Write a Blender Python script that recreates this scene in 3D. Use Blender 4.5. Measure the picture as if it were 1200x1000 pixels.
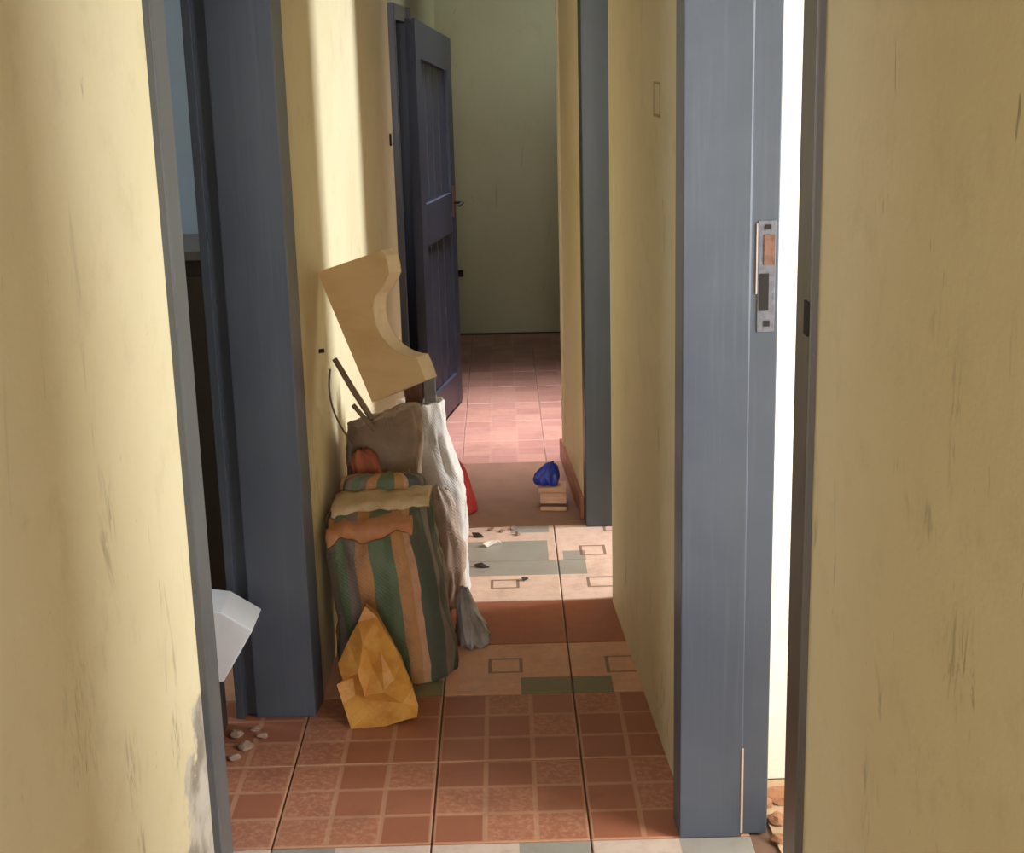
import bpy, bmesh, math, random
from mathutils import Matrix, Vector, noise

random.seed(7)
for o in list(bpy.data.objects):
    bpy.data.objects.remove(o, do_unlink=True)
SC = bpy.context.scene
COL = SC.collection

# ------------------------------------------------------------------ camera
cd = bpy.data.cameras.new('camera')
cam = bpy.data.objects.new('camera', cd)
COL.objects.link(cam)
cd.sensor_fit = 'HORIZONTAL'
cd.sensor_width = 36.0
cd.lens = 1710.0 / 1200.0 * 36.0
cd.clip_start = 0.02
cam.matrix_world = Matrix(((0.99964133, 0.02654423, -0.00355274, 0.0),
                           (-0.01016926, 0.25350586, -0.9672804, 0.0),
                           (-0.02477507, 0.96696959, 0.25368487, 1.75),
                           (0, 0, 0, 1)))
SC.camera = cam

# ------------------------------------------------------------------ world, daylight, exposure
w = bpy.data.worlds.new('overcast_sky')
SC.world = w
w.use_nodes = True
w.node_tree.nodes['Background'].inputs[0].default_value = (0.80, 0.90, 1.0, 1)
w.node_tree.nodes['Background'].inputs[1].default_value = 1.6


def daylight(name, loc, aim, sx, sy, power, color, spread=180):
    """area lamp"""
    l = bpy.data.lights.new(name, 'AREA')
    l.shape = 'RECTANGLE'
    l.size = sx
    l.size_y = sy
    l.energy = power
    l.color = color
    l.spread = math.radians(spread)
    o = bpy.data.objects.new(name, l)
    COL.objects.link(o)
    o.location = loc
    d = Vector(aim) - Vector(loc)
    o.rotation_euler = d.to_track_quat('-Z', 'Y').to_euler()
    return o


DAY = (1.0, 0.98, 0.95)
daylight('fill_side_hall', (3.22, -.25, 1.50), (0.0, -.25, 1.50), 2.3, 1.4, 36, DAY)  # added side light for the near walls; hall and window are assumed
daylight('fill_behind_viewer', (-0.02, -2.46, 1.30), (-0.02, 2.0, 1.10), 0.85, 1.9, 74, DAY)  # added fill behind the viewer, unseen, to brighten the bags and board
daylight('daylight_near_room', (1.93, 2.02, 1.50), (0.3, 2.10, 1.35), 0.95, 1.5, 92, (.93, .97, 1.0))
daylight('daylight_middle_room', (3.22, 5.02, 1.50), (0.3, 4.95, 1.40), 0.60, 1.6, 205, (.86, .93, 1.0))
daylight('assumed_roof_light', (0.10, 6.62, 2.72), (0.10, 6.62, 0.0), 0.70, 0.80, 14, (1, .95, .96), 50)  # assumed roof light, unseen, added to light the far floor
daylight('daylight_left_room', (-2.62, 4.20, 1.7), (-0.9, 4.5, 1.5), 0.7, 0.9, 19, (.82, .92, 1.0))
daylight('fill_recess', (1.50, 8.10, 2.10), (0.1, 9.0, 1.9), 0.6, 0.5, 3.6, (.92, 1.0, .93), 90)  # added fill for the far wall; the recess has no window

SC.view_settings.view_transform = 'Standard'
SC.view_settings.look = 'None'
SC.view_settings.gamma = 1
SC.view_settings.use_curve_mapping = False
SC.view_settings.exposure = 0.0


# ------------------------------------------------------------------ material helpers
def srgb(r, g, b):
    f = lambda c: (c / 255) / 12.92 if c / 255 <= .04045 else ((c / 255 + .055) / 1.055) ** 2.4
    return (f(r), f(g), f(b), 1)


class NT:
    def __init__(s, name):
        s.m = bpy.data.materials.new(name)
        s.m.use_nodes = True
        s.t = s.m.node_tree
        s.b = s.t.nodes['Principled BSDF']

    def n(s, typ, **kw):
        nd = s.t.nodes.new(typ)
        for k, v in kw.items():
            setattr(nd, k, v)
        return nd

    def put(s, sock, v):
        if isinstance(v, bpy.types.NodeSocket):
            s.t.links.new(v, sock)
        else:
            sock.default_value = v

    def math(s, op, a, b=0.0, clamp=False):
        nd = s.n('ShaderNodeMath', operation=op, use_clamp=clamp)
        s.put(nd.inputs[0], a)
        s.put(nd.inputs[1], b)
        return nd.outputs[0]

    def mix(s, fac, a, b, mode='MIX'):
        nd = s.n('ShaderNodeMix', data_type='RGBA', blend_type=mode)
        s.put(nd.inputs[0], fac)
        s.put(nd.inputs[6], a)
        s.put(nd.inputs[7], b)
        return nd.outputs[2]

    def coord(s, kind='Object'):
        return s.n('ShaderNodeTexCoord').outputs[kind]

    def xyz(s, vec):
        nd = s.n('ShaderNodeSeparateXYZ')
        s.put(nd.inputs[0], vec)
        return nd.outputs

    def scale(s, vec, sc, loc=(0, 0, 0)):
        nd = s.n('ShaderNodeMapping')
        s.put(nd.inputs[0], vec)
        nd.inputs[1].default_value = loc
        nd.inputs[3].default_value = sc
        return nd.outputs[0]

    def noise(s, vec, sc, detail=4, rough=.55, dist=0.0):
        nd = s.n('ShaderNodeTexNoise')
        s.put(nd.inputs['Vector'], vec)
        nd.inputs['Scale'].default_value = sc
        nd.inputs['Detail'].default_value = detail
        nd.inputs['Roughness'].default_value = rough
        nd.inputs['Distortion'].default_value = dist
        return nd.outputs[0]

    def step(s, v, a, b):
        nd = s.n('ShaderNodeMapRange')
        nd.interpolation_type = 'SMOOTHSTEP'
        s.put(nd.inputs[0], v)
        nd.inputs[1].default_value = a
        nd.inputs[2].default_value = b
        nd.inputs[3].default_value = 0
        nd.inputs[4].default_value = 1
        return nd.outputs[0]

    def rect(s, x, y, x0, x1, y0, y1):
        a = s.math('GREATER_THAN', x, x0)
        b = s.math('LESS_THAN', x, x1)
        c = s.math('GREATER_THAN', y, y0)
        d = s.math('LESS_THAN', y, y1)
        return s.math('MULTIPLY', s.math('MULTIPLY', a, b), s.math('MULTIPLY', c, d))

    def bump(s, h, strength=.3, dist=.01):
        nd = s.n('ShaderNodeBump')
        nd.inputs['Strength'].default_value = strength
        nd.inputs['Distance'].default_value = dist
        s.put(nd.inputs['Height'], h)
        s.put(s.b.inputs['Normal'], nd.outputs[0])

    def out(s, color=None, rough=None, **kw):
        if color is not None:
            s.put(s.b.inputs['Base Color'], color)
        if rough is not None:
            s.put(s.b.inputs['Roughness'], rough)
        for k, v in kw.items():
            s.put(s.b.inputs[k], v)
        return s.m


def wall_paint(name, base, plaster_spot=None, scuff=1.0, smears=()):
    m = NT(name)
    P = m.coord('Object')
    big = m.noise(P, 1.7, 5, .6)
    col = m.mix(m.step(big, .35, .7), base, tuple(c * k for c, k in zip(base[:3], (.93, .92, .86))) + (1,))
    # upright scuffs and smears rubbed into the paint
    s1 = m.noise(m.scale(P, (16, 16, 3.2)), 1.0, 4, .62, .7)
    z = m.xyz(P)[2]
    low = m.math('SUBTRACT', 1.0, m.step(z, .9, 1.9))
    low = m.math('ADD', m.math('MULTIPLY', low, .7), .3)
    sc = m.math('MULTIPLY', m.math('MULTIPLY', m.step(s1, .63, .74), low), .38 * scuff)
    col = m.mix(sc, col, srgb(98, 82, 52))
    s2 = m.noise(m.scale(P, (60, 60, 9), (3, 1, 2)), 1.0, 3, .6, 1.2)
    sc2 = m.math('MULTIPLY', m.step(s2, .70, .76), .45 * scuff)
    col = m.mix(sc2, col, srgb(84, 70, 45))
    s3 = m.noise(P, 9, 5, .7)
    col = m.mix(m.math('MULTIPLY', m.step(s3, .5, .8), .22), col, srgb(150, 130, 84))
    for (sy, sz, ry, rz, amt) in smears:
        # hand and furniture rub marks
        X, Y, Z = m.xyz(P)
        a = m.math('DIVIDE', m.math('SUBTRACT', Y, sy), ry)
        b = m.math('DIVIDE', m.math('SUBTRACT', Z, sz), rz)
        r = m.math('SQRT', m.math('ADD', m.math('MULTIPLY', a, a), m.math('MULTIPLY', b, b)))
        st = m.noise(m.scale(P, (70, 70, 14), (sy, sz, 0)), 1.0, 4, .65, 1.0)
        msk = m.math('MULTIPLY', m.math('SUBTRACT', 1.0, m.step(r, .35, 1.0)), m.step(st, .48, .66))
        col = m.mix(m.math('MULTIPLY', msk, m.math('MULTIPLY', amt, .55)), col, srgb(96, 80, 50))
    if plaster_spot:
        # paint broken away from the grey plaster beside the door frame
        cx, cy, cz = plaster_spot
        X, Y, Z = m.xyz(P)
        dy = m.math('MULTIPLY', m.math('SUBTRACT', Y, cy), 2.3)
        dz = m.math('MULTIPLY', m.math('SUBTRACT', Z, cz), 2.1)
        slant = m.math('ADD', dy, m.math('MULTIPLY', dz, -.35))
        r = m.math('SQRT', m.math('ADD', m.math('MULTIPLY', slant, slant), m.math('MULTIPLY', dz, dz)))
        r = m.math('ADD', r, m.math('MULTIPLY', m.math('SUBTRACT', m.noise(P, 16, 6, .7), .5), .75))
        msk = m.math('SUBTRACT', 1.0, m.step(r, .37, .48))
        pl = m.mix(m.step(m.noise(P, 11, 5), .36, .64), srgb(132, 121, 106), srgb(188, 180, 164))
        col = m.mix(msk, col, pl)
    m.bump(m.noise(P, 55, 5, .6), .12, .006)
    return m.out(col, .62)


CREAM = srgb(216, 202, 165)
M = {}
M['wall'] = wall_paint('cream_wall_paint', CREAM)
M['wall_left'] = wall_paint('cream_wall_paint_chipped', CREAM, (-.577, 2.52, .44), 1.0, [(2.05, 1.10, .05, .12, .6), (2.05, .68, .05, .10, .8), (2.06, .54, .03, .05, .9), (2.13, 1.72, .012, .04, .9), (1.85, .85, .10, .16, .5), (2.3, .60, .05, .09, .9), (3.85, .55, .12, .35, .7)])
M['wall_right'] = wall_paint('cream_wall_paint_scuffed', CREAM, None, 1.25,
                             [(1.44, 1.10, .06, .08, .9), (1.49, 1.35, .02, .11, .8), (1.40, 1.10, .02, .10, .8), (1.57, 1.46, .03, .04, .6), (1.55, 1.22, .05, .03, .6), (1.72, .80, .05, .05, .7), (3.53, 1.50, .05, .16, .5), (3.3, .12, .5, .14, .7)])
M['wall_far'] = wall_paint('cream_paint_far_dimmed', srgb(180, 178, 148), None, .6)  # same cream paint, darkened in colour to stand for dim far light
M['wall_white'] = wall_paint('white_wall_paint', srgb(240, 238, 230), None, .1)
M['wall_bluegrey'] = wall_paint('blue_grey_wall_paint', srgb(150, 164, 182), None, .4)


def blue_paint(name, c1, c2, rough=.38):
    m = NT(name)
    P = m.coord('Object')
    grain = m.noise(m.scale(P, (70, 70, 2.2)), 1.0, 4, .6)
    big = m.noise(P, 2.3, 4, .6)
    col = m.mix(m.step(big, .35, .68), c1, c2)
    col = m.mix(m.math('MULTIPLY', m.step(grain, .52, .72), .28), col, tuple(v * 1.35 for v in c2[:3]) + (1,))
    chip = m.noise(m.scale(P, (36, 36, 12), (1.3, 4, 2)), 1.0, 5, .7)
    col = m.mix(m.math('MULTIPLY', m.step(chip, .73, .76), .6), col, srgb(196, 186, 176))
    m.bump(grain, .12, .003)
    return m.out(col, m.math('ADD', m.math('MULTIPLY', big, .2), rough - .1))


M['blue'] = blue_paint('blue_grey_gloss_paint', srgb(68, 75, 87), srgb(77, 83, 94))
M['grey_frame'] = blue_paint('dark_grey_frame_paint', srgb(54, 58, 61), srgb(60, 64, 66))
M['worn_frame'] = blue_paint('brown_grey_worn_frame_paint', srgb(80, 74, 68), srgb(88, 82, 75))
M['worn_frame_grey'] = blue_paint('grey_worn_frame_paint', srgb(78, 80, 82), srgb(86, 88, 89))
M['blue_door'] = blue_paint('blue_door_paint', srgb(56, 60, 74), srgb(66, 70, 86), .34)


def plain(name, color, rough=.6, noise_amt=.25, sc=14, bump=.2, metallic=0.0):
    m = NT(name)
    P = m.coord('Object')
    n = m.noise(P, sc, 5, .65)
    col = m.mix(m.math('MULTIPLY', m.step(n, .35, .7), noise_amt), color, tuple(c * .45 for c in color[:3]) + (1,))
    m.bump(n, bump, .004)
    return m.out(col, rough, Metallic=metallic)


def tile_grid(name, base, line, seedshift):
    """terracotta tile printed with a 3 x 3 grid of little squares"""
    m = NT(name)
    P = m.coord('Generated')
    X, Y, Z = m.xyz(P)
    X3 = m.math('MULTIPLY', X, 3.0)
    Y3 = m.math('MULTIPLY', Y, 3.0)
    fx = m.math('FRACT', X3)
    fy = m.math('FRACT', Y3)
    ex = m.math('ABSOLUTE', m.math('SUBTRACT', fx, .5))
    ey = m.math('ABSOLUTE', m.math('SUBTRACT', fy, .5))
    e = m.math('MAXIMUM', ex, ey)
    O = m.n('ShaderNodeObjectInfo')
    cellid = m.math('ADD', m.math('ADD', m.math('FLOOR', X3), m.math('MULTIPLY', m.math('FLOOR', Y3), 3.7)),
                    m.math('MULTIPLY', O.outputs['Random'], 91.0))
    wn = m.n('ShaderNodeTexWhiteNoise', noise_dimensions='1D')
    m.put(wn.inputs[1], cellid)
    W = m.n('ShaderNodeNewGeometry').outputs['Position']
    mott = m.noise(W, 60, 4, .7)
    col = m.mix(m.math('MULTIPLY', wn.outputs[0], .55), base, tuple(c * k for c, k in zip(base[:3], (1.4, 1.65, 1.75))) + (1,))
    # about half of the squares are mottled
    halfm = m.math('GREATER_THAN', wn.outputs[0], .55)
    col = m.mix(m.math('MULTIPLY', m.math('MULTIPLY', m.step(mott, .42, .66), halfm), .55), col, srgb(205, 150, 118))
    col = m.mix(m.math('MULTIPLY', m.step(e, .435, .465), .62), col, line)
    dirt = m.noise(W, 5, 5, .65)
    col = m.mix(m.math('MULTIPLY', m.step(dirt, .48, .75), .35), col, srgb(110, 72, 52))
    m.bump(m.math('ADD', m.math('MULTIPLY', m.step(e, .43, .47), -.6), m.math('MULTIPLY', mott, .3)), .25, .002)
    return m.out(col, m.math('ADD', .30, m.math('MULTIPLY', dirt, .3)))


def tile_patch(name, base, rects, outlines):
    """pale tile printed with flat rectangles and thin outlined rectangles"""
    m = NT(name)
    X, Y, Z = m.xyz(m.coord('Generated'))
    W = m.n('ShaderNodeNewGeometry').outputs['Position']
    col = m.mix(m.step(m.noise(W, 22, 5, .7), .35, .7), base, tuple(c * k for c, k in zip(base[:3], (.88, .84, .8))) + (1,))
    for (x0, x1, y0, y1, c) in rects:
        col = m.mix(m.math('MULTIPLY', m.rect(X, Y, x0, x1, y0, y1), .9), col, c)
    for (x0, x1, y0, y1) in outlines:
        a = m.rect(X, Y, x0, x1, y0, y1)
        b = m.rect(X, Y, x0 + .028, x1 - .028, y0 + .028, y1 - .028)
        col = m.mix(m.math('MULTIPLY', m.math('SUBTRACT', a, b), .8), col, srgb(120, 86, 72))
    dirt = m.noise(W, 6, 6, .7)
    col = m.mix(m.math('MULTIPLY', m.step(dirt, .46, .72), .34), col, srgb(140, 104, 84))
    m.bump(m.noise(W, 90, 3), .06, .002)
    return m.out(col, .36)


TERRA = srgb(158, 96, 70)
M['tile_red'] = tile_grid('terracotta_grid_tile', TERRA, srgb(196, 148, 116), 0)
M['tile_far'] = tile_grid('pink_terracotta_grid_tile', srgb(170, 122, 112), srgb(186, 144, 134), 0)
PEACH = srgb(222, 168, 136)
GREY = srgb(150, 146, 136)
GREEN = srgb(112, 116, 84)
M['tile_peach'] = tile_patch('peach_patchwork_tile', PEACH, [(.60, 1.01, -.01, .30, GREEN)], [(.34, .62, .40, .70)])
M['tile_peach_b'] = tile_patch('peach_patchwork_tile_b', PEACH, [(-.01, .31, -.01, .30, GREEN)], [(.28, .55, .36, .70)])
M['tile_brown'] = tile_patch('plain_red_brown_tile', srgb(168, 98, 72), [], [])
M['tile_pale_a'] = tile_patch('pale_patchwork_tile_grey', srgb(232, 196, 176), [(.14, 1.01, .62, 1.01, GREY)], [(.35, .62, .30, .52)])
M['tile_pale_b'] = tile_patch('pale_patchwork_tile_outline', srgb(236, 200, 182), [(-.01, .26, .62, 1.01, GREY)], [(.24, .52, .28, .54)])
M['tile_pale_c'] = tile_patch('pale_patchwork_tile_grey_back', srgb(230, 194, 176), [(.10, .92, -.01, .56, GREY), (.55, .95, .80, 1.01, GREY)], [])
M['tile_pale_d'] = tile_patch('pale_patchwork_tile_outline_back', srgb(236, 200, 182), [(.05, .27, -.01, .24, GREY)], [(.22, .48, .10, .38), (.5, .9, .78, .95)])
M['tile_front_a'] = tile_patch('peach_grey_front_tile', srgb(214, 190, 174), [(-.01, .40, .60, 1.01, GREY)], [])
M['tile_front_b'] = tile_patch('grey_front_tile', srgb(214, 190, 174), [(.55, 1.01, .70, 1.01, GREY)], [])
M['grout'] = plain('dirty_grout', srgb(128, 94, 74), .85, .4, 30)
M['cement'] = plain('worn_brown_cement', srgb(146, 108, 90), .5, .3, 9)
M['cement_grey'] = plain('dusty_cement', srgb(196, 164, 132), .8, .35, 9)
M['ceiling'] = plain('dusty_board_ceiling', srgb(158, 148, 132), .8, .1, 4, .05)
M['skirting'] = plain('red_brown_skirting_tile', srgb(150, 92, 72), .4, .35, 10)
M['ground'] = plain('pale_yard_ground', srgb(190, 176, 150), .9, .3, 5)


# ------------------------------------------------------------------ mesh helpers
def mesh_obj(name, verts, faces, mat, parent=None, smooth=False, uvs=None):
    me = bpy.data.meshes.new(name)
    me.from_pydata([tuple(v) for v in verts], [], faces)
    if uvs:
        lay = me.uv_layers.new(name='UVMap')
        for l in me.loops:
            lay.data[l.index].uv = uvs[l.vertex_index]
    bm = bmesh.new()
    bm.from_mesh(me)
    bmesh.ops.recalc_face_normals(bm, faces=bm.faces)
    bm.to_mesh(me)
    bm.free()
    if smooth:
        for p in me.polygons:
            p.use_smooth = True
    me.materials.append(mat)
    o = bpy.data.objects.new(name, me)
    COL.objects.link(o)
    if parent:
        o.parent = parent
    return o


def bm_obj(name, bm, mat, parent=None, smooth=False):
    bmesh.ops.recalc_face_normals(bm, faces=bm.faces)
    me = bpy.data.meshes.new(name)
    bm.to_mesh(me)
    bm.free()
    if smooth:
        for p in me.polygons:
            p.use_smooth = True
    me.materials.append(mat)
    o = bpy.data.objects.new(name, me)
    COL.objects.link(o)
    if parent:
        o.parent = parent
    return o


def add_prism(bm, poly, z0, z1):
    a = [bm.verts.new((x, y, z0)) for x, y in poly]
    b = [bm.verts.new((x, y, z1)) for x, y in poly]
    n = len(poly)
    bm.faces.new(a)
    bm.faces.new(b)
    for i in range(n):
        bm.faces.new((a[i], a[(i + 1) % n], b[(i + 1) % n], b[i]))


def add_box(bm, x0, x1, y0, y1, z0, z1):
    add_prism(bm, [(x0, y0), (x1, y0), (x1, y1), (x0, y1)], z0, z1)


def bevel(bm, w, seg=2):
    bmesh.ops.bevel(bm, geom=bm.edges[:], offset=w, segments=seg, profile=.6, affect='EDGES', clamp_overlap=True)


def prism(name, poly, z0, z1, mat, parent=None, bev=0.0):
    bm = bmesh.new()
    add_prism(bm, poly, z0, z1)
    if bev:
        bmesh.ops.recalc_face_normals(bm, faces=bm.faces)
        bevel(bm, bev)
    return bm_obj(name, bm, mat, parent)


def box(name, x0, x1, y0, y1, z0, z1, mat, parent=None, bev=0.0):
    return prism(name, [(x0, y0), (x1, y0), (x1, y1), (x0, y1)], z0, z1, mat, parent, bev)


def tube(name, pts, r, mat, parent=None, n=8, smooth=True):
    pts = [Vector(p) for p in pts]
    vs, fs = [], []
    for i, p in enumerate(pts):
        d = (pts[min(i + 1, len(pts) - 1)] - pts[max(i - 1, 0)]).normalized()
        a = d.orthogonal().normalized() if i == 0 else (a - d * a.dot(d)).normalized()
        b = d.cross(a)
        rr = r[i] if isinstance(r, (list, tuple)) else r
        for k in range(n):
            t = 2 * math.pi * k / n
            vs.append(p + a * math.cos(t) * rr + b * math.sin(t) * rr)
    for i in range(len(pts) - 1):
        for k in range(n):
            fs.append((i * n + k, i * n + (k + 1) % n, (i + 1) * n + (k + 1) % n, (i + 1) * n + k))
    fs.append(tuple(range(n)))
    fs.append(tuple((len(pts) - 1) * n + k for k in range(n)))
    return mesh_obj(name, vs, fs, mat, parent, smooth)


def empty(name, loc=(0, 0, 0)):
    o = bpy.data.objects.new(name, None)
    o.empty_display_size = .05
    COL.objects.link(o)
    o.location = loc
    return o


def tag(o, label, cat=None, group=None, kind=None):
    o['label'] = label
    if cat:
        o['category'] = cat
        o['kind'] = 'thing'
    if group:
        o['group'] = group
    if kind:
        o['kind'] = kind
    return o


def struct(o, label=None):
    o['kind'] = 'structure'
    if label:
        o['label'] = label
    return o


H = 2.75
T = .17


def LX(y):
    return -.658 + .0324 * y


def RX(y):
    return .549 - .0505 * y


def wall(name, A, B, side, mat, openings=(), label=None, t=T, h=H):
    """upright wall from A to B, thickness towards `side` (+1 = left of A>B), openings (s0, s1, z0, z1) in metres along it"""
    A, B = Vector(A), Vector(B)
    d = (B - A)
    L = d.length
    d.normalize()
    n = Vector((-d.y, d.x)) * side * t
    bm = bmesh.new()

    def piece(s0, s1, z0, z1):
        if s1 - s0 < 1e-4 or z1 - z0 < 1e-4:
            return
        p = [A + d * s0, A + d * s1, A + d * s1 + n, A + d * s0 + n]
        add_prism(bm, [(q.x, q.y) for q in p], z0, z1)
    s = 0
    for (s0, s1, z0, z1) in sorted(openings):
        piece(s, s0, 0, h)
        piece(s0, s1, 0, z0)
        piece(s0, s1, z1, h)
        s = s1
    piece(s, L, 0, h)
    return struct(bm_obj(name, bm, mat), label)


# ------------------------------------------------------------------ floor and tiles
floor = struct(box('floor', -2.8, 3.4, -2.7, 9.3, -.12, -.008, M['grout']), 'tiled corridor floor with worn terracotta and pale patchwork tiles')
tile_mesh = {}


def tile(matname, x0, x1, y0, y1, dz):
    key = (matname, round(x1 - x0, 3), round(y1 - y0, 3))
    if key not in tile_mesh:
        bm = bmesh.new()
        gp = .0008 if matname == 'tile_far' else .0022
        wx, wy = (x1 - x0) / 2 - gp, (y1 - y0) / 2 - gp
        add_box(bm, -wx, wx, -wy, wy, -.008, 0)
        top = [e for e in bm.edges if all(abs(v.co.z) < 1e-6 for v in e.verts)]
        bmesh.ops.bevel(bm, geom=top, offset=.0022, segments=1, affect='EDGES')
        bmesh.ops.recalc_face_normals(bm, faces=bm.faces)
        me = bpy.data.meshes.new('floor_tile')
        bm.to_mesh(me)
        bm.free()
        me.materials.append(M[matname])
        tile_mesh[key] = me
    o = bpy.data.objects.new('floor_tile', tile_mesh[key])
    COL.objects.link(o)
    o.location = ((x0 + x1) / 2, (y0 + y1) / 2, dz)
    o.parent = floor
    return o


colx = [-.921, -.558, -.196, .166, .529]
rows = [(1.81, 2.19, 'front'), (2.19, 2.575, 'red'), (2.575, 2.961, 'front'), (2.961, 3.350, 'red'), (3.350, 3.740, 'red'),
        (3.740, 4.090, 'peach'), (4.090, 4.440, 'brown'), (4.440, 4.820, 'pale'), (4.820, 5.200, 'paleback')]
for (y0, y1, kind) in rows:
    for c in range(4):
        mm = {'front': ['tile_front_a', 'tile_front_a', 'tile_front_b', 'tile_front_b'],
              'red': ['tile_red'] * 4,
              'peach': ['tile_peach', 'tile_peach', 'tile_peach', 'tile_peach_b'],
              'brown': ['tile_brown'] * 4,
              'pale': ['tile_pale_a', 'tile_pale_a', 'tile_pale_a', 'tile_pale_b'],
              'paleback': ['tile_pale_c', 'tile_pale_c', 'tile_pale_c', 'tile_pale_d']}[kind][c]
        tile(mm, colx[c], colx[c + 1], y0, y1, random.uniform(-.0012, .0))
# cement strip in front of the cross passage
struct(prism('trim_1', [(LX(5.2), 5.202), (RX(5.2) + .2, 5.202), (RX(6.06) + .2, 6.06), (LX(6.06), 6.06)], -.008, .0, M['cement']),
       'smooth brown cement strip before the cross passage')
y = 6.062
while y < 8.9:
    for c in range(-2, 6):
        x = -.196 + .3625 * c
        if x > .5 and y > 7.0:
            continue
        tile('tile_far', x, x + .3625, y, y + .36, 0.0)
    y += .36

# ------------------------------------------------------------------ walls
wall('wall_left', (LX(-2.5), -2.5), (LX(6.34), 6.34), 1, M['wall_left'], [(5.01, 6.22, 0, 2.12)],
     'long cream corridor wall on the left, scuffed and chipped by the door')
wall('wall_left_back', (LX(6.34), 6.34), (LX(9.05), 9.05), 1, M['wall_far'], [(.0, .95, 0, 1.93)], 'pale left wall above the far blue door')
wall('wall_right_near', (RX(1.0), 1.0), (RX(2.08), 2.08), -1, M['wall_right'], (), 'cream wall with dark scuffs at right edge')
wall('wall_right', (RX(3.04), 3.04), (RX(4.41), 4.41), -1, M['wall_right'], (), 'cream right corridor wall between the two doorways')
wall('wall_right_back', (RX(5.25), 5.25), (RX(6.13), 6.13), -1, M['wall'], (), 'narrow cream right wall beyond the second doorway')
wall('wall_above_near_door', (RX(2.09), 2.09), (RX(3.04), 3.04), -1, M['wall'], [(0, .9513, 0, 2.12)])
wall('wall_above_middle_door', (RX(4.41), 4.41), (RX(5.25), 5.25), -1, M['wall'], [(0, .8411, 0, 2.12)])
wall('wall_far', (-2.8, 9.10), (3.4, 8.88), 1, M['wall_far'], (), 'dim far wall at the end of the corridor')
# near right room
wall('wall_partition_near', (RX(3.2) + T, 3.22), (3.3, 3.22), 1, M['wall_white'], (), 'white wall of the bright room on the right', .13)
wall('wall_near_room_outer', (2.0, 1.08), (2.0, 3.22), -1, M['wall_white'], [(.42, 1.46, .7, 2.3)], 'outer wall of the bright room with a window opening')
wall('wall_outer_right', (3.3, -2.6), (3.3, 1.38), -1, M['wall'], [(1.15, 3.55, .8, 2.25)], 'outer wall of the added side hall with a wide window opening')  # unseen hall, added to bring side light to the near walls
wall('wall_middle_room_outer', (3.3, 3.2), (3.3, 6.0), -1, M['wall'], [(1.43, 2.13, .6, 2.35)], 'outer wall of the middle room with a window opening')
wall('wall_hall_light_block', (RX(1.0), 1.0), (3.3, 1.0), 1, M['wall'], (), None, .08)  # unseen partition added to keep hall light off the left door jamb
wall('wall_hall_front', (.72, -2.5), (3.3, -2.5), -1, M['wall'], ())
struct(prism('floor_near_room', [(RX(2.1) + .172, 2.12), (1.98, 2.12), (1.98, 3.215), (RX(3.0) + .172, 3.215)], -.007, .0, M['cement_grey']), 'dusty cement floor of the bright room on the right')
# cross passage at the far end
wall('wall_passage_front', (RX(6.13), 6.13), (3.3, 6.13), -1, M['wall'], (), None, .14)
wall('wall_passage_back', (.50, 7.18), (3.3, 7.18), 1, M['wall'], (), None, .12)
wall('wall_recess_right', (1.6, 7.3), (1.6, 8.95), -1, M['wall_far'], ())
wall('wall_passage_end', (2.75, 6.13), (2.75, 7.18), -1, M['wall_white'], (), None, .1)
# left room
wall('wall_left_room_back', (-2.7, 4.75), (LX(4.75) - T, 4.75), 1, M['wall_bluegrey'], (), 'blue-grey back wall of the left room', .1)
wall('wall_left_room_side', (-2.7, .6), (-2.7, 4.75), 1, M['wall'], [(3.2, 4.0, 1.1, 2.2)])
wall('wall_left_room_front', (-2.7, .6), (LX(.6) - T, .6), -1, M['wall'], ())
# room behind the far blue door
wall('wall_far_room_side', (-1.6, 5.6), (-1.6, 9.0), 1, M['wall'], ())
wall('wall_far_room_front', (-1.6, 5.6), (LX(5.6) - T, 5.6), -1, M['wall'], ())
# wall behind the viewer
wall('wall_behind', (-.95, -2.5), (.90, -2.5), -1, M['wall'], [(.47, 1.39, .0, 2.3)])  # opening added for the fill lamp
bm = bmesh.new()
for (x0, x1, y0, y1) in ((-2.9, -.28, -2.75, 9.3), (.48, 3.5, -2.75, 9.3), (-.28, .48, -2.75, 6.2), (-.28, .48, 7.05, 9.3)):  # hole left for the assumed roof light
    add_box(bm, x0, x1, y0, y1, H, H + .1)
struct(bm_obj('ceiling', bm, M['ceiling']), 'dusty board ceiling with an added roof light over the cross passage')
struct(box('ground', -12, 16, -14, 22, -.4, -.121, M['ground']), 'pale yard ground outside')
# red-brown skirting on the far right wall piece
sk = empty('baseboard_right')
struct(sk, 'red-brown tile skirting at the foot of the far right wall')
for i in range(3):
    a, b = 5.262 + i * .289, 5.262 + (i + 1) * .289 - .004
    prism('skirting_tile', [(RX(a) - .012, a), (RX(a), a), (RX(b), b), (RX(b) - .012, b)], 0, .085, M['skirting'], sk, .002)

# ------------------------------------------------------------------ door frames
M['dark'] = plain('dark_fittings_hole_shade', srgb(38, 30, 26), .9, .2)  # dark fittings; on the bolt hole it stands for shade inside
M['rust'] = plain('rusty_steel', srgb(128, 92, 76), .55, .7, 60, .3, .4)
M['plate'] = plain('worn_painted_steel', srgb(112, 112, 120), .5, .6, 60, .3, .2)
M['steel'] = plain('worn_steel', srgb(168, 158, 152), .45, .4, 50, .2, .6)
M['rawwood'] = plain('bare_splintered_wood', srgb(190, 168, 158), .7, .3, 40)

# doorway on the right with the lit jamb
d1 = struct(empty('door_1', (.45, 2.5, 0)), 'blue-grey door frame in the right wall, lock plate on its jamb')


def at(parent, o):
    o.parent = parent
    o.matrix_parent_inverse = Matrix.Translation(parent.location).inverted()
    return o


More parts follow.
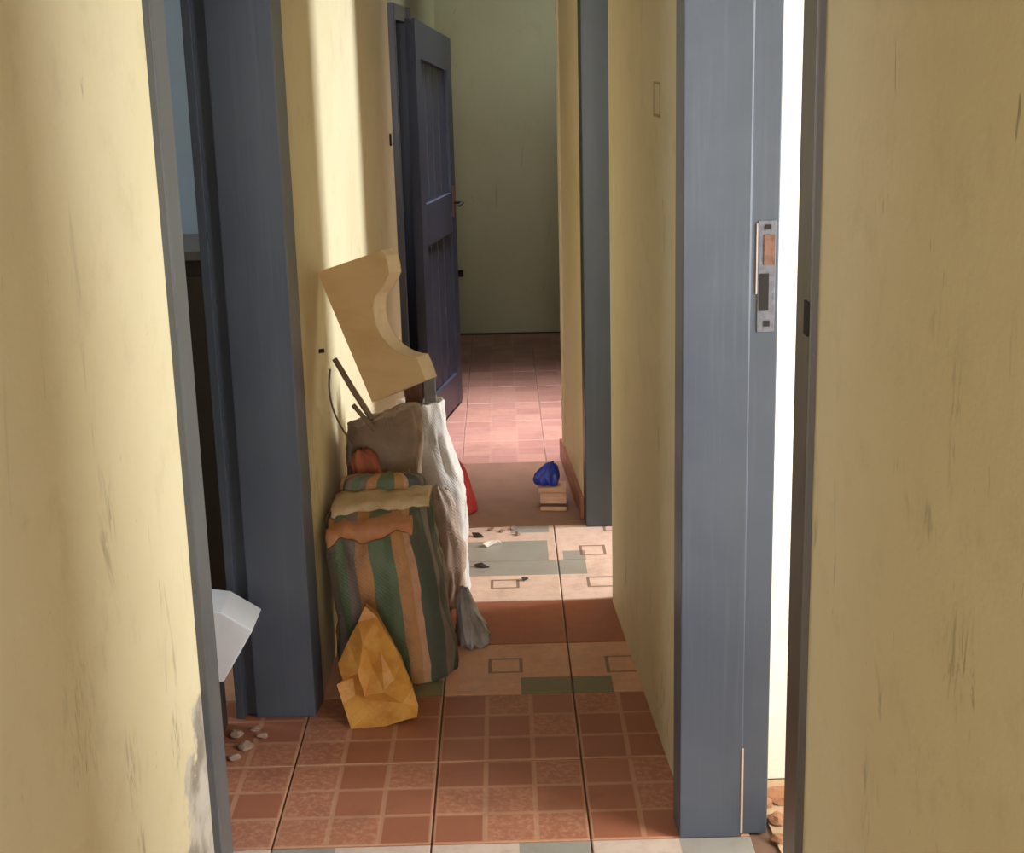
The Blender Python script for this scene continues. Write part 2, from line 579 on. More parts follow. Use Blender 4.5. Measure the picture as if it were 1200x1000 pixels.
at(d1, prism('jamb', [(.367, 2.955), (.506, 2.955), (.506, 2.968), (.566, 2.968), (.566, 3.045), (.362, 3.045)], 0, 2.12, M['blue'], None, .003))
at(d1, prism('jamb', [(RX(2.04) - .012, 2.04), (RX(2.04) + .165, 2.04), (RX(2.12) + .165, 2.118), (RX(2.12) - .012, 2.118)], 0, 2.12, M['worn_frame'], None, .003))
at(d1, box('head', .36, .57, 2.09, 3.045, 2.04, 2.12, M['blue'], None, .003))
sp = at(d1, box('strike_plate', .522, .558, 2.9655, 2.9685, 1.160, 1.390, M['plate'], None, .001))
sp['label'] = 'rusty worn steel lock plate'
for (x0, x1, z0, z1, mt, nm) in ((.534, .556, 1.30, 1.362, 'rust', 'latch_hole'), (.526, .545, 1.205, 1.282, 'dark', 'bolt_hole'),
                                 (.536, .548, 1.172, 1.184, 'dark', 'screw'), (.536, .548, 1.372, 1.382, 'dark', 'screw')):
    c = box(nm, x0, x1, 2.9635, 2.9662, z0, z1, M[mt])
    c.parent = sp
ch = at(d1, box('bare_wood_edge', .503, .5085, 2.9535, 2.9560, .01, .22, M['rawwood'], None, .001))
at(d1, box('bare_wood_edge', .5185, .5215, 2.965, 2.9675, 1.24, 1.385, M['rawwood']))
at(d1, box('hinge', RX(2.06) - .0145, RX(2.06) - .006, 2.041, 2.066, 1.335, 1.385, M['dark'], None, .002))

# second doorway on the right, only its far jamb shows
d2 = struct(empty('door_2', (.37, 4.8, 0)), 'dark blue-grey frame of the second doorway on the right')
at(d2, prism('jamb', [(.287, 5.168), (.46, 5.168), (.46, 5.255), (.282, 5.255)], 0, 2.12, M['grey_frame'], None, .003))
at(d2, prism('jamb', [(RX(4.41) + .02, 4.395), (RX(4.41) + T, 4.395), (RX(4.41) + T, 4.46), (RX(4.41) + .02, 4.46)], 0, 2.12, M['blue'], None, .003))
at(d2, box('head', .30, .46, 4.42, 5.25, 2.05, 2.12, M['blue'], None, .003))

# doorway on the left, dark jamb
d3 = struct(empty('door_3', (-.62, 3.1, 0)), 'dark blue door frame in the left wall')
at(d3, prism('jamb', [(-.538, 3.631), (-.698, 3.631), (-.698, 3.652), (-.752, 3.652), (-.752, 3.74), (-.528, 3.74)], 0, 2.12, M['blue'], None, .003))
at(d3, prism('jamb', [(LX(2.48) + .014, 2.485), (LX(2.48) - .16, 2.485), (LX(2.48) - .16, 2.57), (LX(2.575) + .014, 2.575)], 0, 2.12, M['worn_frame_grey'], None, .003))
at(d3, box('head', -.75, -.54, 2.50, 3.74, 2.04, 2.12, M['blue'], None, .003))
at(d3, box('stop', -.752, -.730, 3.628, 3.652, 0, 2.04, M['blue'], None, .002))

# far left doorway with its panelled leaf standing ajar
d4 = struct(empty('door_4', (-.45, 6.4, 0)), 'open blue panelled door at the far end on the left')
at(d4, box('jamb', -.62, -.425, 6.335, 6.41, 0, 1.93, M['blue_door'], None, .003))
at(d4, box('jamb', -.60, -.41, 7.24, 7.31, 0, 1.93, M['blue_door'], None, .003))
at(d4, box('head', -.60, -.425, 6.41, 7.24, 1.86, 1.93, M['blue_door'], None, .003))
leaf = empty('leaf', (-.392, 6.50, .012))
ang = math.atan2(7.20 - 6.50, -.262 + .392)
leaf.rotation_euler = (0, 0, ang)
at(d4, leaf)
LW, LH, LT = .712, 1.80, .042
mB = M['blue_door']


def lp(name, x0, x1, z0, z1, t0=0, t1=LT, m=mB, bev=.003):
    o = box(name, x0, x1, -t1 + .0, -t0, z0, z1, m, None, bev)   # visible face points to -y in leaf space
    o.parent = leaf
    return o


def slant(name, x0, x1, z00, z01, z10, z11):
    # frame member whose head is cut on a slope
    vs = [(x0, -LT, z00), (x1, -LT, z10), (x1, -LT, z11), (x0, -LT, z01), (x0, 0, z00), (x1, 0, z10), (x1, 0, z11), (x0, 0, z01)]
    o = mesh_obj(name, vs, [(0, 1, 2, 3), (4, 5, 6, 7), (0, 1, 5, 4), (1, 2, 6, 5), (2, 3, 7, 6), (3, 0, 4, 7)], mB)
    o.parent = leaf
    return o


TOP = lambda x: 1.855 - .085 * x / LW
slant('stile', 0, .095, 0, TOP(0), 0, TOP(.095))
slant('stile', LW - .095, LW, 0, TOP(LW - .095), 0, TOP(LW))
lp('rail', .095, LW - .095, 0, .16)
slant('rail', .095, LW - .095, TOP(.095) - .16, TOP(.095), TOP(LW - .095) - .16, TOP(LW - .095))
lp('rail', .095, LW - .095, .86, 1.05)
for k in range(4):
    x0 = .095 + k * .1305
    for (z0, z1) in ((.16, .86), (1.05, LH - .13)):
        lp('panel_board', x0 + .004, x0 + .1265, z0, z1, .010, .026, mB, .007)
lp('backing', .095, LW - .095, .16, LH - .15, .004, .009, mB, 0)
hd = tube('handle', [(LW - .05, -LT + .002, 1.0), (LW - .05, -LT - .045, 1.0), (LW - .15, -LT - .05, .995)], .008, M['dark'])
hd.parent = leaf
lk = lp('lock_plate', LW - .07, LW - .03, .93, 1.08, LT - .001, LT + .003, M['rust'], .001)


# ------------------------------------------------------------------ soft shapes
def sack(name, rings, mat, parent=None, nseg=56, sub=8, e=2.6, amp=.012, freq=7, seed=0, crease=.0, vertical=3.0, dip=.0, tilt=.0):
    """rings: (z, cx, cy, rx, ry); smooth lofted bag with wrinkles, in world metres"""
    R = []
    n = len(rings)

    def cr(a, b, c, d, t):
        return .5 * ((2 * b) + (-a + c) * t + (2 * a - 5 * b + 4 * c - d) * t * t + (-a + 3 * b - 3 * c + d) * t ** 3)
    for i in range(n - 1):
        q = [rings[max(i - 1, 0)], rings[i], rings[i + 1], rings[min(i + 2, n - 1)]]
        for k in range(sub):
            t = k / sub
            R.append(tuple(cr(q[0][j], q[1][j], q[2][j], q[3][j], t) for j in range(5)))
    R.append(tuple(rings[-1]))
    vs, fs, uv = [], [], []
    m = len(R)
    zmin = rings[0][0]
    for i, (z, cx, cy, rx, ry) in enumerate(R):
        for k in range(nseg):
            t = 2 * math.pi * k / nseg
            c, s = math.cos(t), math.sin(t)
            p = (abs(c) ** e + abs(s) ** e) ** (-1 / e)
            nx = noise.noise((c * 1.6 + seed, s * 1.6, z * freq * .5))
            wr = noise.noise((c * freq * vertical * .3 + seed, s * freq * vertical * .3, z * freq * .8 + seed))
            fold = abs(noise.noise((c * 4 + seed * 3, s * 4 + z * 3, z * 9))) if crease else 0
            g = 1 + 0 * nx
            d = amp * (nx * 1.2 + wr * .9) - crease * fold
            vs.append((cx + (rx * p * g + d) * c, cy + (ry * p * g + d) * s,
                       max(zmin, z + tilt * (rx * p * c) * (i / (m - 1)) ** 2 + amp * .8 * noise.noise((c * 3, s * 3 + seed, z * 5)) * (i > 0))))
            uv.append((k / nseg, i / (m - 1)))
    for i in range(m - 1):
        for k in range(nseg):
            fs.append((i * nseg + k, i * nseg + (k + 1) % nseg, (i + 1) * nseg + (k + 1) % nseg, (i + 1) * nseg + k))
    cb = len(vs)
    vs.append((R[0][1], R[0][2], zmin))
    uv.append((.5, 0))
    ct = len(vs)
    vs.append((R[-1][1], R[-1][2], R[-1][0] - dip))
    uv.append((.5, 1))
    for k in range(nseg):
        fs.append((cb, (k + 1) % nseg, k))
        fs.append((ct, (m - 1) * nseg + k, (m - 1) * nseg + (k + 1) % nseg))
    return mesh_obj(name, vs, fs, mat, parent, True, uv)


def woven(name, stripes=None, base=None, weave=220, dirt=.35):
    m = NT(name)
    uvn = m.n('ShaderNodeUVMap').outputs[0]
    U, V, _ = m.xyz(uvn)
    P = m.coord('Object')
    if stripes:
        wob = m.math('MULTIPLY', m.math('SUBTRACT', m.noise(P, 6, 3), .5), .02)
        r = m.n('ShaderNodeValToRGB')
        r.color_ramp.interpolation = 'CONSTANT'
        m.put(r.inputs[0], m.math('ADD', U, wob))
        els = r.color_ramp.elements
        els[0].position, els[0].color = 0, stripes[0][1]
        els[1].position, els[1].color = stripes[1][0], stripes[1][1]
        for p, c in stripes[2:]:
            x = els.new(p)
            x.color = c
        col = r.outputs[0]
    else:
        col = base
    n = m.noise(P, 12, 6, .7)
    col = m.mix(m.math('MULTIPLY', m.step(n, .42, .75), dirt), col, srgb(84, 70, 56))
    s = m.math('SINE', m.math('MULTIPLY', m.xyz(P)[2], weave * 2.2))
    s2 = m.math('SINE', m.math('MULTIPLY', m.math('ADD', m.xyz(P)[0], m.xyz(P)[1]), weave * 2.2))
    wv = m.math('ADD', m.math('MULTIPLY', m.math('MULTIPLY', s, s2), .5), m.math('MULTIPLY', n, 3))
    m.bump(wv, .35, .003)
    return m.out(col, .6)


G1 = srgb(96, 112, 84)
G2 = srgb(78, 84, 74)
OR = srgb(184, 132, 84)
GB = srgb(126, 112, 104)
PK = srgb(196, 150, 118)
# angle 0.75 is the side facing the viewer, 0 faces the corridor, 0.5 the wall
M['striped'] = woven('striped_woven_plastic', [(0, G2), (.03, GB), (.08, G1), (.14, OR), (.19, G2), (.25, GB), (.31, G1), (.38, OR), (.44, G1),
                                               (.50, OR), (.54, G2), (.585, GB), (.625, G1), (.655, GB), (.685, OR), (.725, G1), (.79, OR),
                                               (.825, PK), (.845, G2), (.90, GB), (.94, G2)], None, 240, .38)
M['white_sack'] = woven('white_woven_sack', None, srgb(198, 188, 177), 260, .34)
M['brown_sack'] = woven('grey_brown_cloth', None, srgb(150, 128, 108), 260, .35)
M['pale_cloth'] = woven('pale_peach_cloth', None, srgb(206, 178, 140), 300, .25)

# striped bag in front
stb = empty('striped_bag', (-.345, 3.95, 0))
tag(stb, 'green, orange and grey striped woven bag standing behind the yellow paper bag', 'bag')
o = sack('bag_body', [(0, -.330, 3.955, .145, .125), (.012, -.335, 3.955, .165, .145), (.12, -.340, 3.955, .168, .150), (.30, -.355, 3.955, .162, .148),
                      (.42, -.372, 3.965, .150, .140), (.475, -.372, 3.99, .140, .118), (.495, -.365, 4.02, .118, .075), (.50, -.36, 4.03, .06, .03)],
         M['striped'], None, 72, 10, 3.0, .015, 7, 2, .020)
at(stb, o)
# turned-over rims: soft flaps folded over the front edge
def flap(name, x0, x1, yb, yf, z, drop, skew, mat, sd):
    vs, fs = [], []
    NU, NV = 28, 9
    for a in range(NU):
        t = a / (NU - 1)
        for b in range(NV):
            q = b / (NV - 1)
            yy = yb + (yf - yb) * min(q * 1.45, 1.0) + .05 * t * t
            over = max(0, q - .6) / .4
            zz = z - .006 * q - drop * over * (.45 + .55 * abs(math.sin(t * 5 + sd))) + skew * t - .05 * max(0, .18 - t) - .05 * max(0, t - .85)
            vs.append((x0 + (x1 - x0) * t + .008 * noise.noise((t * 6, q * 3, sd)), yy + .010 * noise.noise((t * 9, q * 2, sd + 4)) - .004 * over,
                       zz + .012 * noise.noise((t * 7, q * 4, sd + 9))))
    k0 = len(vs)
    vs += [(x, yy + .003, zq - .006) for (x, yy, zq) in vs]
    for a in range(NU - 1):
        for b in range(NV - 1):
            f_ = (a * NV + b, a * NV + b + 1, (a + 1) * NV + b + 1, (a + 1) * NV + b)
            fs += [f_, tuple(k0 + q for q in reversed(f_))]
    edge = [a * NV for a in range(NU)] + [(NU - 1) * NV + b for b in range(1, NV)] + [a * NV + NV - 1 for a in range(NU - 2, -1, -1)] + [b for b in range(NV - 2, 0, -1)]
    for q in range(len(edge)):
        a, b = edge[q], edge[(q + 1) % len(edge)]
        fs.append((a, b, k0 + b, k0 + a))
    return at(stb, mesh_obj(name, vs, fs, mat, None, True))


M['orange_fold'] = plain('orange_plastic_weave', srgb(190, 126, 84), .55, .3, 20)
flap('folded_rim', -.500, -.225, 4.04, 3.90, .512, .02, .004, M['pale_cloth'], 1.0)
flap('inner_fold', -.505, -.270, 3.93, 3.805, .478, .045, .012, M['orange_fold'], 2.2)
o = sack('bag_top', [(.40, -.36, 4.09, .11, .04), (.48, -.365, 4.085, .125, .045), (.535, -.36, 4.08, .12, .036), (.55, -.355, 4.08, .08, .012)],
         M['striped'], None, 48, 6, 2.4, .010, 9, 5, .012)
at(stb, o)
M['orange_cloth'] = plain('rust_orange_cloth', srgb(172, 96, 66), .8, .4, 18)
o = sack('orange_bundle', [(.42, -.41, 4.17, .04, .025), (.50, -.42, 4.17, .05, .030), (.565, -.425, 4.17, .042, .026), (.598, -.432, 4.17, .012, .010)],
         M['orange_cloth'], None, 32, 6, 2.2, .016, 14, 9, .024)
tag(o, 'small rust-orange cloth bundle tucked behind the striped bag', 'cloth')

# brown cloth sack leaning on the wall behind it
o = sack('brown_sack', [(0, -.395, 4.33, .09, .10), (.02, -.395, 4.33, .10, .11), (.25, -.392, 4.33, .105, .11), (.45, -.388, 4.31, .112, .09),
                        (.58, -.372, 4.285, .118, .075), (.665, -.366, 4.215, .110, .058), (.705, -.36, 4.165, .10, .046), (.715, -.355, 4.15, .05, .02)],
         M['brown_sack'], None, 56, 7, 2.6, .012, 7, 3, .018, 3.0, .0, .38)
tag(o, 'grey-brown cloth sack against the left wall, between striped bag and white sack', 'sack')

# tall white woven sack
ws = empty('white_sack', (-.23, 4.5, 0))
tag(ws, 'tall crumpled white woven sack standing open beside the brown sack', 'sack')
o = sack('sack_body', [(0, -.225, 4.50, .075, .075), (.02, -.225, 4.50, .09, .09), (.12, -.225, 4.50, .088, .09), (.28, -.228, 4.50, .090, .09),
                       (.40, -.235, 4.49, .094, .09), (.455, -.250, 4.48, .096, .09), (.59, -.270, 4.46, .082, .085), (.660, -.272, 4.45, .076, .08),
                       (.675, -.270, 4.45, .070, .072), (.670, -.270, 4.45, .055, .055)],
         M['white_sack'], None, 60, 7, 2.5, .010, 9, 11, .020, 3.0, .0)
at(ws, o)
M['brown_fringe'] = woven('brown_cloth_lower', None, srgb(168, 140, 118), 260, .4)
o = sack('lower_wrap', [(.0, -.215, 4.42, .055, .045), (.06, -.205, 4.42, .062, .05), (.20, -.21, 4.415, .060, .05), (.34, -.225, 4.41, .052, .04), (.42, -.235, 4.42, .02, .015)],
         M['brown_fringe'], None, 44, 7, 2.3, .014, 12, 17, .018)
at(ws, o)
# things poking from the sack
M['dark_red'] = plain('dark_red_brown_card', srgb(92, 52, 40), .6, .45, 24)
M['grey_card'] = plain('grey_card', srgb(110, 104, 104), .6, .3, 24)
o = prism('dark_carton', [(-.312, 4.39), (-.258, 4.385), (-.256, 4.45), (-.308, 4.46)], .682, .765, M['dark_red'], None, .003)
tag(o, 'dark red-brown carton poking out of the white sack', 'carton')
o = prism('grey_carton', [(-.253, 4.39), (-.216, 4.395), (-.220, 4.46), (-.250, 4.455)], .682, .770, M['grey_card'], None, .003)
tag(o, 'slim grey carton in the white sack below the notched board', 'carton')

# notched board -------------------------------------------------------------
m = NT('cream_melamine_board')
P = m.coord('Object')
col = m.mix(m.step(m.noise(m.scale(P, (4, 4, 14)), 1, 4), .4, .7), srgb(222, 190, 140), srgb(210, 174, 122))
m.bump(m.noise(P, 40, 3), .05, .002)
M['board'] = m.out(col, .45)
M['board_edge'] = plain('pale_board_edge', srgb(238, 214, 178), .6, .2, 30)
outline = [(0, .359), (.236, .433), (.250, .418), (.257, .392), (.259, .369), (.246, .347), (.236, .334), (.212, .310), (.203, .296), (.198, .272), (.198, .255),
           (.205, .222), (.216, .202), (.230, .186), (.246, .172), (.262, .162), (.280, .154), (.298, .149), (.320, .146), (.342, .146),
           (.357, .115), (.369, .085), (.179, 0)]
bo = empty('notched_board', (-.525, 4.11, .78))
tag(bo, 'cream board with a rounded notch, leaning on the wall on top of the sacks', 'board')
TH = .058
vs = [(u, 0, v) for u, v in outline] + [(u, TH, v) for u, v in outline]
n = len(outline)
o = mesh_obj('board_body', vs, [tuple(range(n)), tuple(range(2 * n - 1, n - 1, -1))] + [(i, (i + 1) % n, n + (i + 1) % n, n + i) for i in range(n)], M['board'])
o.parent = bo
# paler edge band along the notched side
vs, fs = [], []
band = outline[1:22]
cen = Vector((.12, .2))
for (u, v) in band:
    d = (Vector((u, v)) - cen).normalized() * .0012
    vs += [(u + d.x, .004, v + d.y), (u + d.x, TH - .004, v + d.y), (u - d.x, TH - .004, v - d.y), (u - d.x, .004, v - d.y)]
for i in range(len(band) - 1):
    for k in range(4):
        fs.append((i * 4 + k, i * 4 + (k + 1) % 4, i * 4 + 4 + (k + 1) % 4, i * 4 + 4 + k))
fs += [(0, 1, 2, 3), tuple(len(vs) - 4 + k for k in range(4))]
o = mesh_obj('edge_band', vs, fs, M['board_edge'])
o.parent = bo
bo.rotation_euler = (0, 0, math.radians(-35))

# sticks and wire between board and wall
M['stick'] = plain('grey_brown_wood', srgb(132, 108, 88), .75, .4, 30)
o = tube('wooden_stick', [(-.494, 4.15, .878), (-.438, 4.105, .790), (-.388, 4.075, .715)], [.008, .009, .009], M['stick'], None, 8)
tag(o, 'longer thin wooden stick slanting from wall into the brown sack', 'stick')
o = tube('wooden_stick', [(-.440, 4.075, .758), (-.404, 4.062, .716), (-.380, 4.058, .684)], .007, M['stick'], None, 8)
tag(o, 'short wooden stick below the longer one on the brown sack', 'stick')
M['wire'] = plain('brown_wire', srgb(92, 72, 60), .6, .2)
pts = []
for k in range(15):
    t = k / 14
    pts.append((-.505 - .012 * math.sin(t * math.pi) + .055 * t * t, 4.12 - .03 * t, .855 - .215 * t))
o = tube('wire_loop', pts, .003, M['wire'], None, 6)
tag(o, 'thin brown wire hanging by the left wall below the board', 'wire')

# yellow paper bag -------------------------------------------------------------
m = NT('yellow_brown_paper')
P = m.coord('Object')
nn = m.noise(P, 14, 6, .65)
col = m.mix(m.step(nn, .35, .68), srgb(216, 158, 74), srgb(192, 126, 50))
m.bump(nn, .5, .01)
M['paper'] = m.out(col, .5)
front = {  # x, z, y (smaller y is nearer the viewer)
    'a': (-.394, .300, 3.665), 'b': (-.361, .272, 3.66), 'c': (-.325, .205, 3.64), 'd': (-.298, .158, 3.625), 'e': (-.272, .085, 3.615), 'f': (-.256, .032, 3.61),
    'g': (-.262, .012, 3.585), 'h': (-.345, .000, 3.560), 'i': (-.435, .000, 3.550), 'j': (-.458, .052, 3.595), 'k': (-.474, .098, 3.615), 'l': (-.455, .118, 3.60),
    'm': (-.470, .152, 3.63), 'n': (-.440, .212, 3.65), 'o': (-.412, .262, 3.655),
    'p': (-.398, .215, 3.612), 'q': (-.376, .150, 3.612), 'r': (-.352, .195, 3.602), 's': (-.412, .145, 3.588), 't': (-.432, .112, 3.625), 'u': (-.398, .080, 3.578),
    'v': (-.345, .092, 3.576), 'w': (-.318, .125, 3.588), 'x': (-.300, .045, 3.604), 'y': (-.350, .050, 3.606), 'z': (-.425, .070, 3.612)}
ks = list(front)
tris = ['aob', 'obp', 'onp', 'nps', 'bpr', 'prq', 'psq', 'bcr', 'nms', 'mls', 'lst', 'stu', 'squ', 'quv', 'qvr', 'rvw', 'rcw', 'cdw', 'dew', 'wex', 'wvx', 'exf', 'fgx',
        'vxy', 'uvy', 'xgh', 'xyh', 'yhi', 'yiz', 'uyz', 'tuz', 'lkt', 'kzt', 'kjz', 'jiz']
vs = [(front[k][0], front[k][2], front[k][1]) for k in ks]
N0 = len(vs)
border = list('abcdefghijklmno')
for k in ks:
    x, z, yy = front[k]
    vs.append((x + (-.365 - x) * .08, max(yy + .045 + .03 * (k not in border), 3.66), z * .97))
fs = [tuple(ks.index(c) for c in t) for t in tris]
fs += [tuple(N0 + ks.index(c) for c in reversed(t)) for t in tris]
for i, k in enumerate(border):
    k2 = border[(i + 1) % len(border)]
    a, b = ks.index(k), ks.index(k2)
    fs.append((a, b, N0 + b, N0 + a))
bm = bmesh.new()
bv = [bm.verts.new(v) for v in vs]
for f_ in fs:
    try:
        bm.faces.new([bv[i] for i in f_])
    except ValueError:
        pass
bmesh.ops.recalc_face_normals(bm, faces=bm.faces)
bmesh.ops.subdivide_edges(bm, edges=bm.edges[:], cuts=2, use_grid_fill=True, smooth=.0)
for v in bm.verts:
    d = noise.noise_vector(v.co * 30) * .003
    v.co += d
    v.co.z = max(v.co.z, 0.0)
o = bm_obj('paper_bag', bm, M['paper'], None, False)
tag(o, 'crumpled yellow paper bag on the floor in front of the striped bag', 'paper bag')

# grey crumpled plastic bag at the striped bag's right
M['plastic'] = plain('grey_white_plastic', srgb(158, 148, 144), .35, .55, 22, .5)
o = sack('plastic_bag', [(0, -.122, 4.13, .040, .075), (.01, -.120, 4.13, .050, .085), (.05, -.125, 4.14, .044, .075), (.10, -.138, 4.16, .028, .05), (.15, -.148, 4.18, .010, .015)],
         M['plastic'], None, 48, 7, 2.0, .016, 14, 21, .022)
tag(o, 'crumpled grey plastic bag on the floor right of the striped bag', 'plastic bag')

# red cloth heap behind white sack
M['red'] = plain('red_cloth', srgb(206, 64, 66), .6, .35, 14, .3)
o = sack('red_bag', [(0, -.205, 5.40, .07, .06), (.01, -.20, 5.40, .08, .07), (.08, -.205, 5.40, .07, .06), (.17, -.215, 5.40, .05, .045), (.235, -.225, 5.40, .018, .015)],
         M['red'], None, 40, 6, 2.1, .012, 11, 31, .016)
tag(o, 'red plastic bag on the floor half hidden behind the white sack', 'bag')

# small carton with a blue bag on top
cb = empty('small_carton', (.172, 5.47, 0))
tag(cb, 'small pale open cardboard box on the brown floor under the blue bag', 'box')
M['card'] = plain('pale_cardboard', srgb(206, 164, 136), .75, .25, 12)
at(cb, prism('box_body', [(.122, 5.375), (.222, 5.365), (.226, 5.50), (.126, 5.51)], 0, .055, M['card'], None, .003))
at(cb, prism('lid', [(.116, 5.43), (.224, 5.42), (.228, 5.515), (.120, 5.525)], .0555, .075, M['card'], None, .003))
at(cb, prism('tape', [(.121, 5.3735), (.2225, 5.3635), (.2225, 5.3655), (.121, 5.3755)], .018, .030, M['dark_red'], None, .0))
M['bluebag'] = plain('bright_blue_plastic', srgb(44, 62, 168), .35, .3, 22, .4)
o = sack('blue_bag', [(.0765, .160, 5.475, .03, .025), (.085, .158, 5.475, .042, .035), (.11, .155, 5.475, .046, .036), (.145, .165, 5.475, .030, .025), (.162, .17, 5.475, .008, .008)],
         M['bluebag'], None, 40, 6, 2.0, .014, 18, 41, .016)
tag(o, 'crumpled bright blue plastic bag on the small cardboard box', 'plastic bag')

# litter on the pale tiles
M['litter_white'] = plain('white_paper_scrap', srgb(238, 226, 214), .7, .1)
M['litter_dark'] = plain('dark_chip', srgb(62, 48, 40), .8, .3)
M['litter_brown'] = plain('brown_litter', srgb(140, 108, 88), .8, .4)


def scrap(name, x, y_, sx, sy, rot, mat, label, cat, group=None, lift=.010):
    k = 6
    vs = []
    for j in range(k):
        t = 2 * math.pi * j / k + random.uniform(-.3, .3)
        r = random.uniform(.7, 1.1)
        vs.append((math.cos(t) * sx * r, math.sin(t) * sy * r, .0005 + (lift * random.random() if j % 2 else 0)))
    vs2 = [(v[0] * .96, v[1] * .96, v[2] + .003) for v in vs]
    vs = vs + vs2 + [(0, 0, .0005), (0, 0, lift * .9 + .003)]
    fs = []
    for j in range(k):
        fs += [(j, (j + 1) % k, 2 * k), (k + j, k + (j + 1) % k, 2 * k + 1), (j, (j + 1) % k, k + (j + 1) % k, k + j)]
    o = mesh_obj(name, vs, fs, mat)
    o.location = (x, y_, 0)
    o.rotation_euler = (0, 0, rot)
    return tag(o, label, cat, group)


scrap('paper_scrap', -.066, 4.99, .045, .018, .35, M['litter_white'], 'white torn paper scrap on the tiles right of the white sack', 'paper scrap', None, .018)
scrap('dark_chip', .047, 4.63, .016, .012, .6, M['litter_dark'], 'black chip lying beside an outlined rectangle on the pale tile', 'chip')
scrap('dark_chip', -.100, 4.765, .028, .012, -.4, M['litter_dark'], 'dark curled leaf-like scrap near the foot of the white sack', 'scrap', None, .016)
scrap('dark_chip', -.115, 5.09, .035, .014, -.5, M['litter_dark'], 'dark scrap on the tiles in front of the red bag', 'scrap', None, .014)
for (x, yy) in ((-.03, 5.14), (.03, 5.10), (-.07, 5.16), (.01, 5.17)):
    scrap('litter_crumb', x, yy, .016, .012, random.random() * 3, M['litter_brown'], 'tiny brown crumb of litter at the edge of the pale tiles', 'litter', 'litter crumbs at the pale tile edge', .008)

# white carton corner and rubble seen through the left doorway
M['white_card'] = plain('white_carton', srgb(236, 236, 240), .6, .08, 8, .05)
wc = [(-.735, .203), (-.652, .340), (-.729, .392), (-.98, .430), (-1.02, .203)]
vs = [(x, 3.42, z) for x, z in wc] + [(x, 3.57, z) for x, z in wc]
bm = bmesh.new()
bv = [bm.verts.new(v) for v in vs]
for f_ in [(0, 1, 2, 3, 4), (9, 8, 7, 6, 5)] + [(i, (i + 1) % 5, 5 + (i + 1) % 5, 5 + i) for i in range(5)]:
    bm.faces.new([bv[i] for i in f_])
bmesh.ops.recalc_face_normals(bm, faces=bm.faces)
bevel(bm, .004)
o = bm_obj('white_carton', bm, M['white_card'])
tag(o, 'white carton with a pointed corner sticking out inside the left doorway', 'carton')
M['dark_wood'] = plain('dark_brown_wood', srgb(66, 54, 48), .6, .3, 12)
cr = empty('low_crate', (-.95, 3.5, 0))
tag(cr, 'low dark wooden crate under the white carton in the left room', 'crate')
at(cr, box('crate_body', -1.15, -.770, 3.40, 3.60, 0, .200, M['dark_wood'], None, .004))
at(cr, box('crate_board', -1.155, -.765, 3.388, 3.399, .02, .09, M['dark_wood'], None, .002))
at(cr, box('crate_board', -1.155, -.765, 3.388, 3.399, .11, .18, M['dark_wood'], None, .002))
cab = empty('dark_cabinet', (-1.1, 4.55, 0))
tag(cab, 'dark wooden cabinet in the left room seen through the door gap', 'cabinet')
at(cab, box('cabinet_body', -1.45, -.84, 4.35, 4.74, 0, 1.15, M['dark_wood'], None, .004))
at(cab, box('cabinet_top', -1.47, -.83, 4.32, 4.745, 1.151, 1.18, M['grey_card'], None, .004))
at(cab, box('cabinet_door', -1.43, -1.145, 4.332, 4.349, .05, 1.10, M['dark_wood'], None, .003))
at(cab, box('cabinet_door', -1.135, -.86, 4.332, 4.349, .05, 1.10, M['dark_wood'], None, .003))

M['plaster'] = plain('broken_plaster', srgb(168, 140, 120), .85, .35, 25)
M['brick'] = plain('orange_brown_rubble', srgb(166, 116, 84), .85, .45, 25)


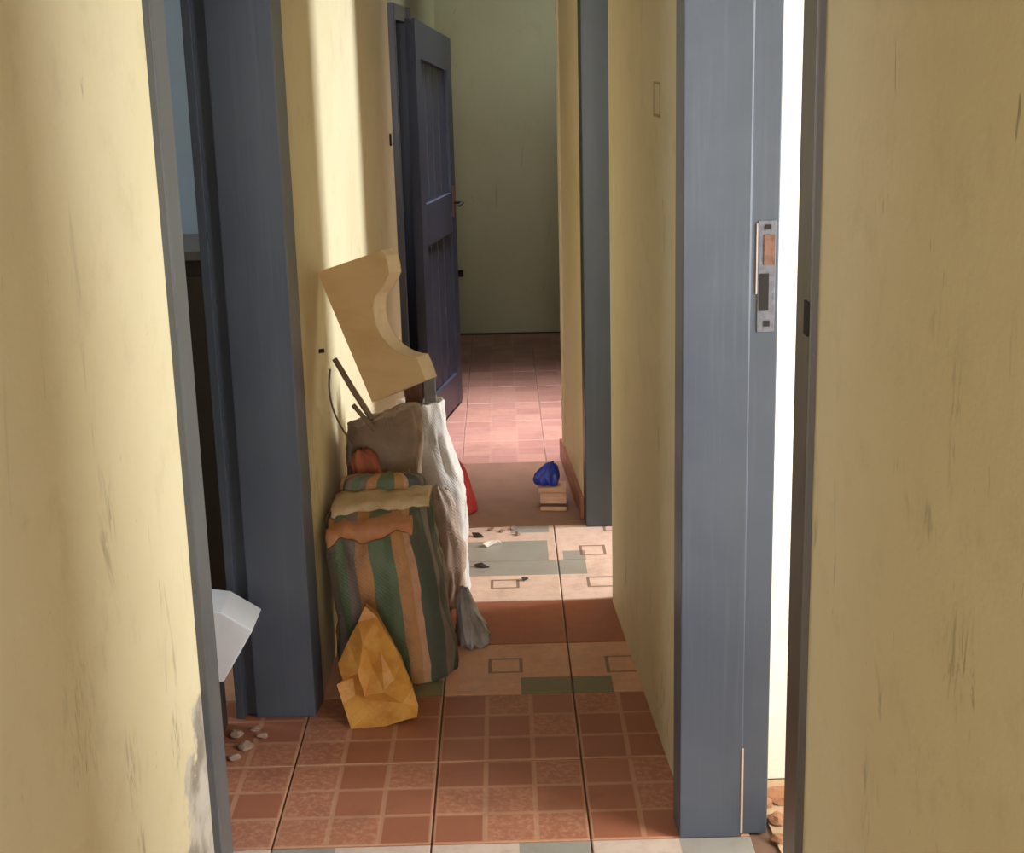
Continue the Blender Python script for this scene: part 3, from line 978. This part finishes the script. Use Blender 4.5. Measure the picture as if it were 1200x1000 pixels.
def chunk(name, x, y_, s, seed, mat, label, group, z=0):
    bm = bmesh.new()
    bmesh.ops.create_icosphere(bm, subdivisions=2, radius=1)
    for v in bm.verts:
        d = 1 + .45 * noise.noise(v.co * 1.3 + Vector((seed, seed * 2, 0)))
        v.co = Vector((v.co.x * s * d, v.co.y * s * .8 * d, max(-.35, v.co.z) * s * .45 * d))
    zm = min(v.co.z for v in bm.verts)
    for v in bm.verts:
        v.co.z -= zm
    o = bm_obj(name, bm, mat)
    o.location = (x, y_, z)
    o.rotation_euler = (0, 0, seed)
    return tag(o, label, 'rubble', group)


for i, (x, yy, s) in enumerate(((-.665, 3.52, .016), (-.70, 3.46, .024), (-.69, 3.56, .014), (-.735, 3.53, .022), (-.72, 3.40, .018))):
    chunk('plaster_chunk', x, yy, s, i * 1.7, M['plaster'], 'pale broken plaster crumb on the threshold of the left doorway', 'plaster crumbs in the left doorway')
for i, (x, yy, s) in enumerate(((.575, 3.09, .035), (.63, 3.12, .045), (.545, 3.00 + .02, .0), (.60, 3.02, .028), (.655, 3.03, .032), (.59, 2.935, .022))):
    if s:
        chunk('brick_rubble', x, yy, s, i * 2.3 + 4, M['brick'], 'orange-brown rubble lump on the floor behind the lit door jamb', 'rubble behind the right door jamb', .0)

# nails, hook and plate mark on the walls
o = tube('wall_nail', [(LX(4.06) - .01, 4.06, .92), (LX(4.06) + .015, 4.06, .922)], .006, M['dark'], None, 8)
tag(o, 'dark nail in the left wall left of the notched board', 'nail')
o = box('wall_hook', LX(6.2) - .002, LX(6.2) + .008, 6.19, 6.21, 1.35, 1.40, M['dark'], None, .003)
tag(o, 'small dark hook plate on the left wall before the far door', 'hook')
M['patch_line'] = plain('scored_plaster', srgb(184, 162, 124), .8, .4, 30)
pm = empty('plate_outline', (RX(3.53), 3.53, 1.6))
tag(pm, 'faint outline of a missing switch plate on the right wall', 'outline')
for (ya, yb, za, zb) in ((3.45, 3.458, 1.575, 1.655), (3.545, 3.553, 1.575, 1.655), (3.45, 3.553, 1.650, 1.656), (3.45, 3.553, 1.575, 1.582)):
    at(pm, prism('score_line', [(RX(ya) - .001, ya), (RX(yb) - .001, yb), (RX(yb) + .004, yb), (RX(ya) + .004, ya)], za, zb, M['patch_line']))
o = box('wall_socket', -.285, -.245, 8.985, 9.009, .36, .40, M['dark'], None, .004)
tag(o, 'small dark socket low on the dim far wall', 'socket')
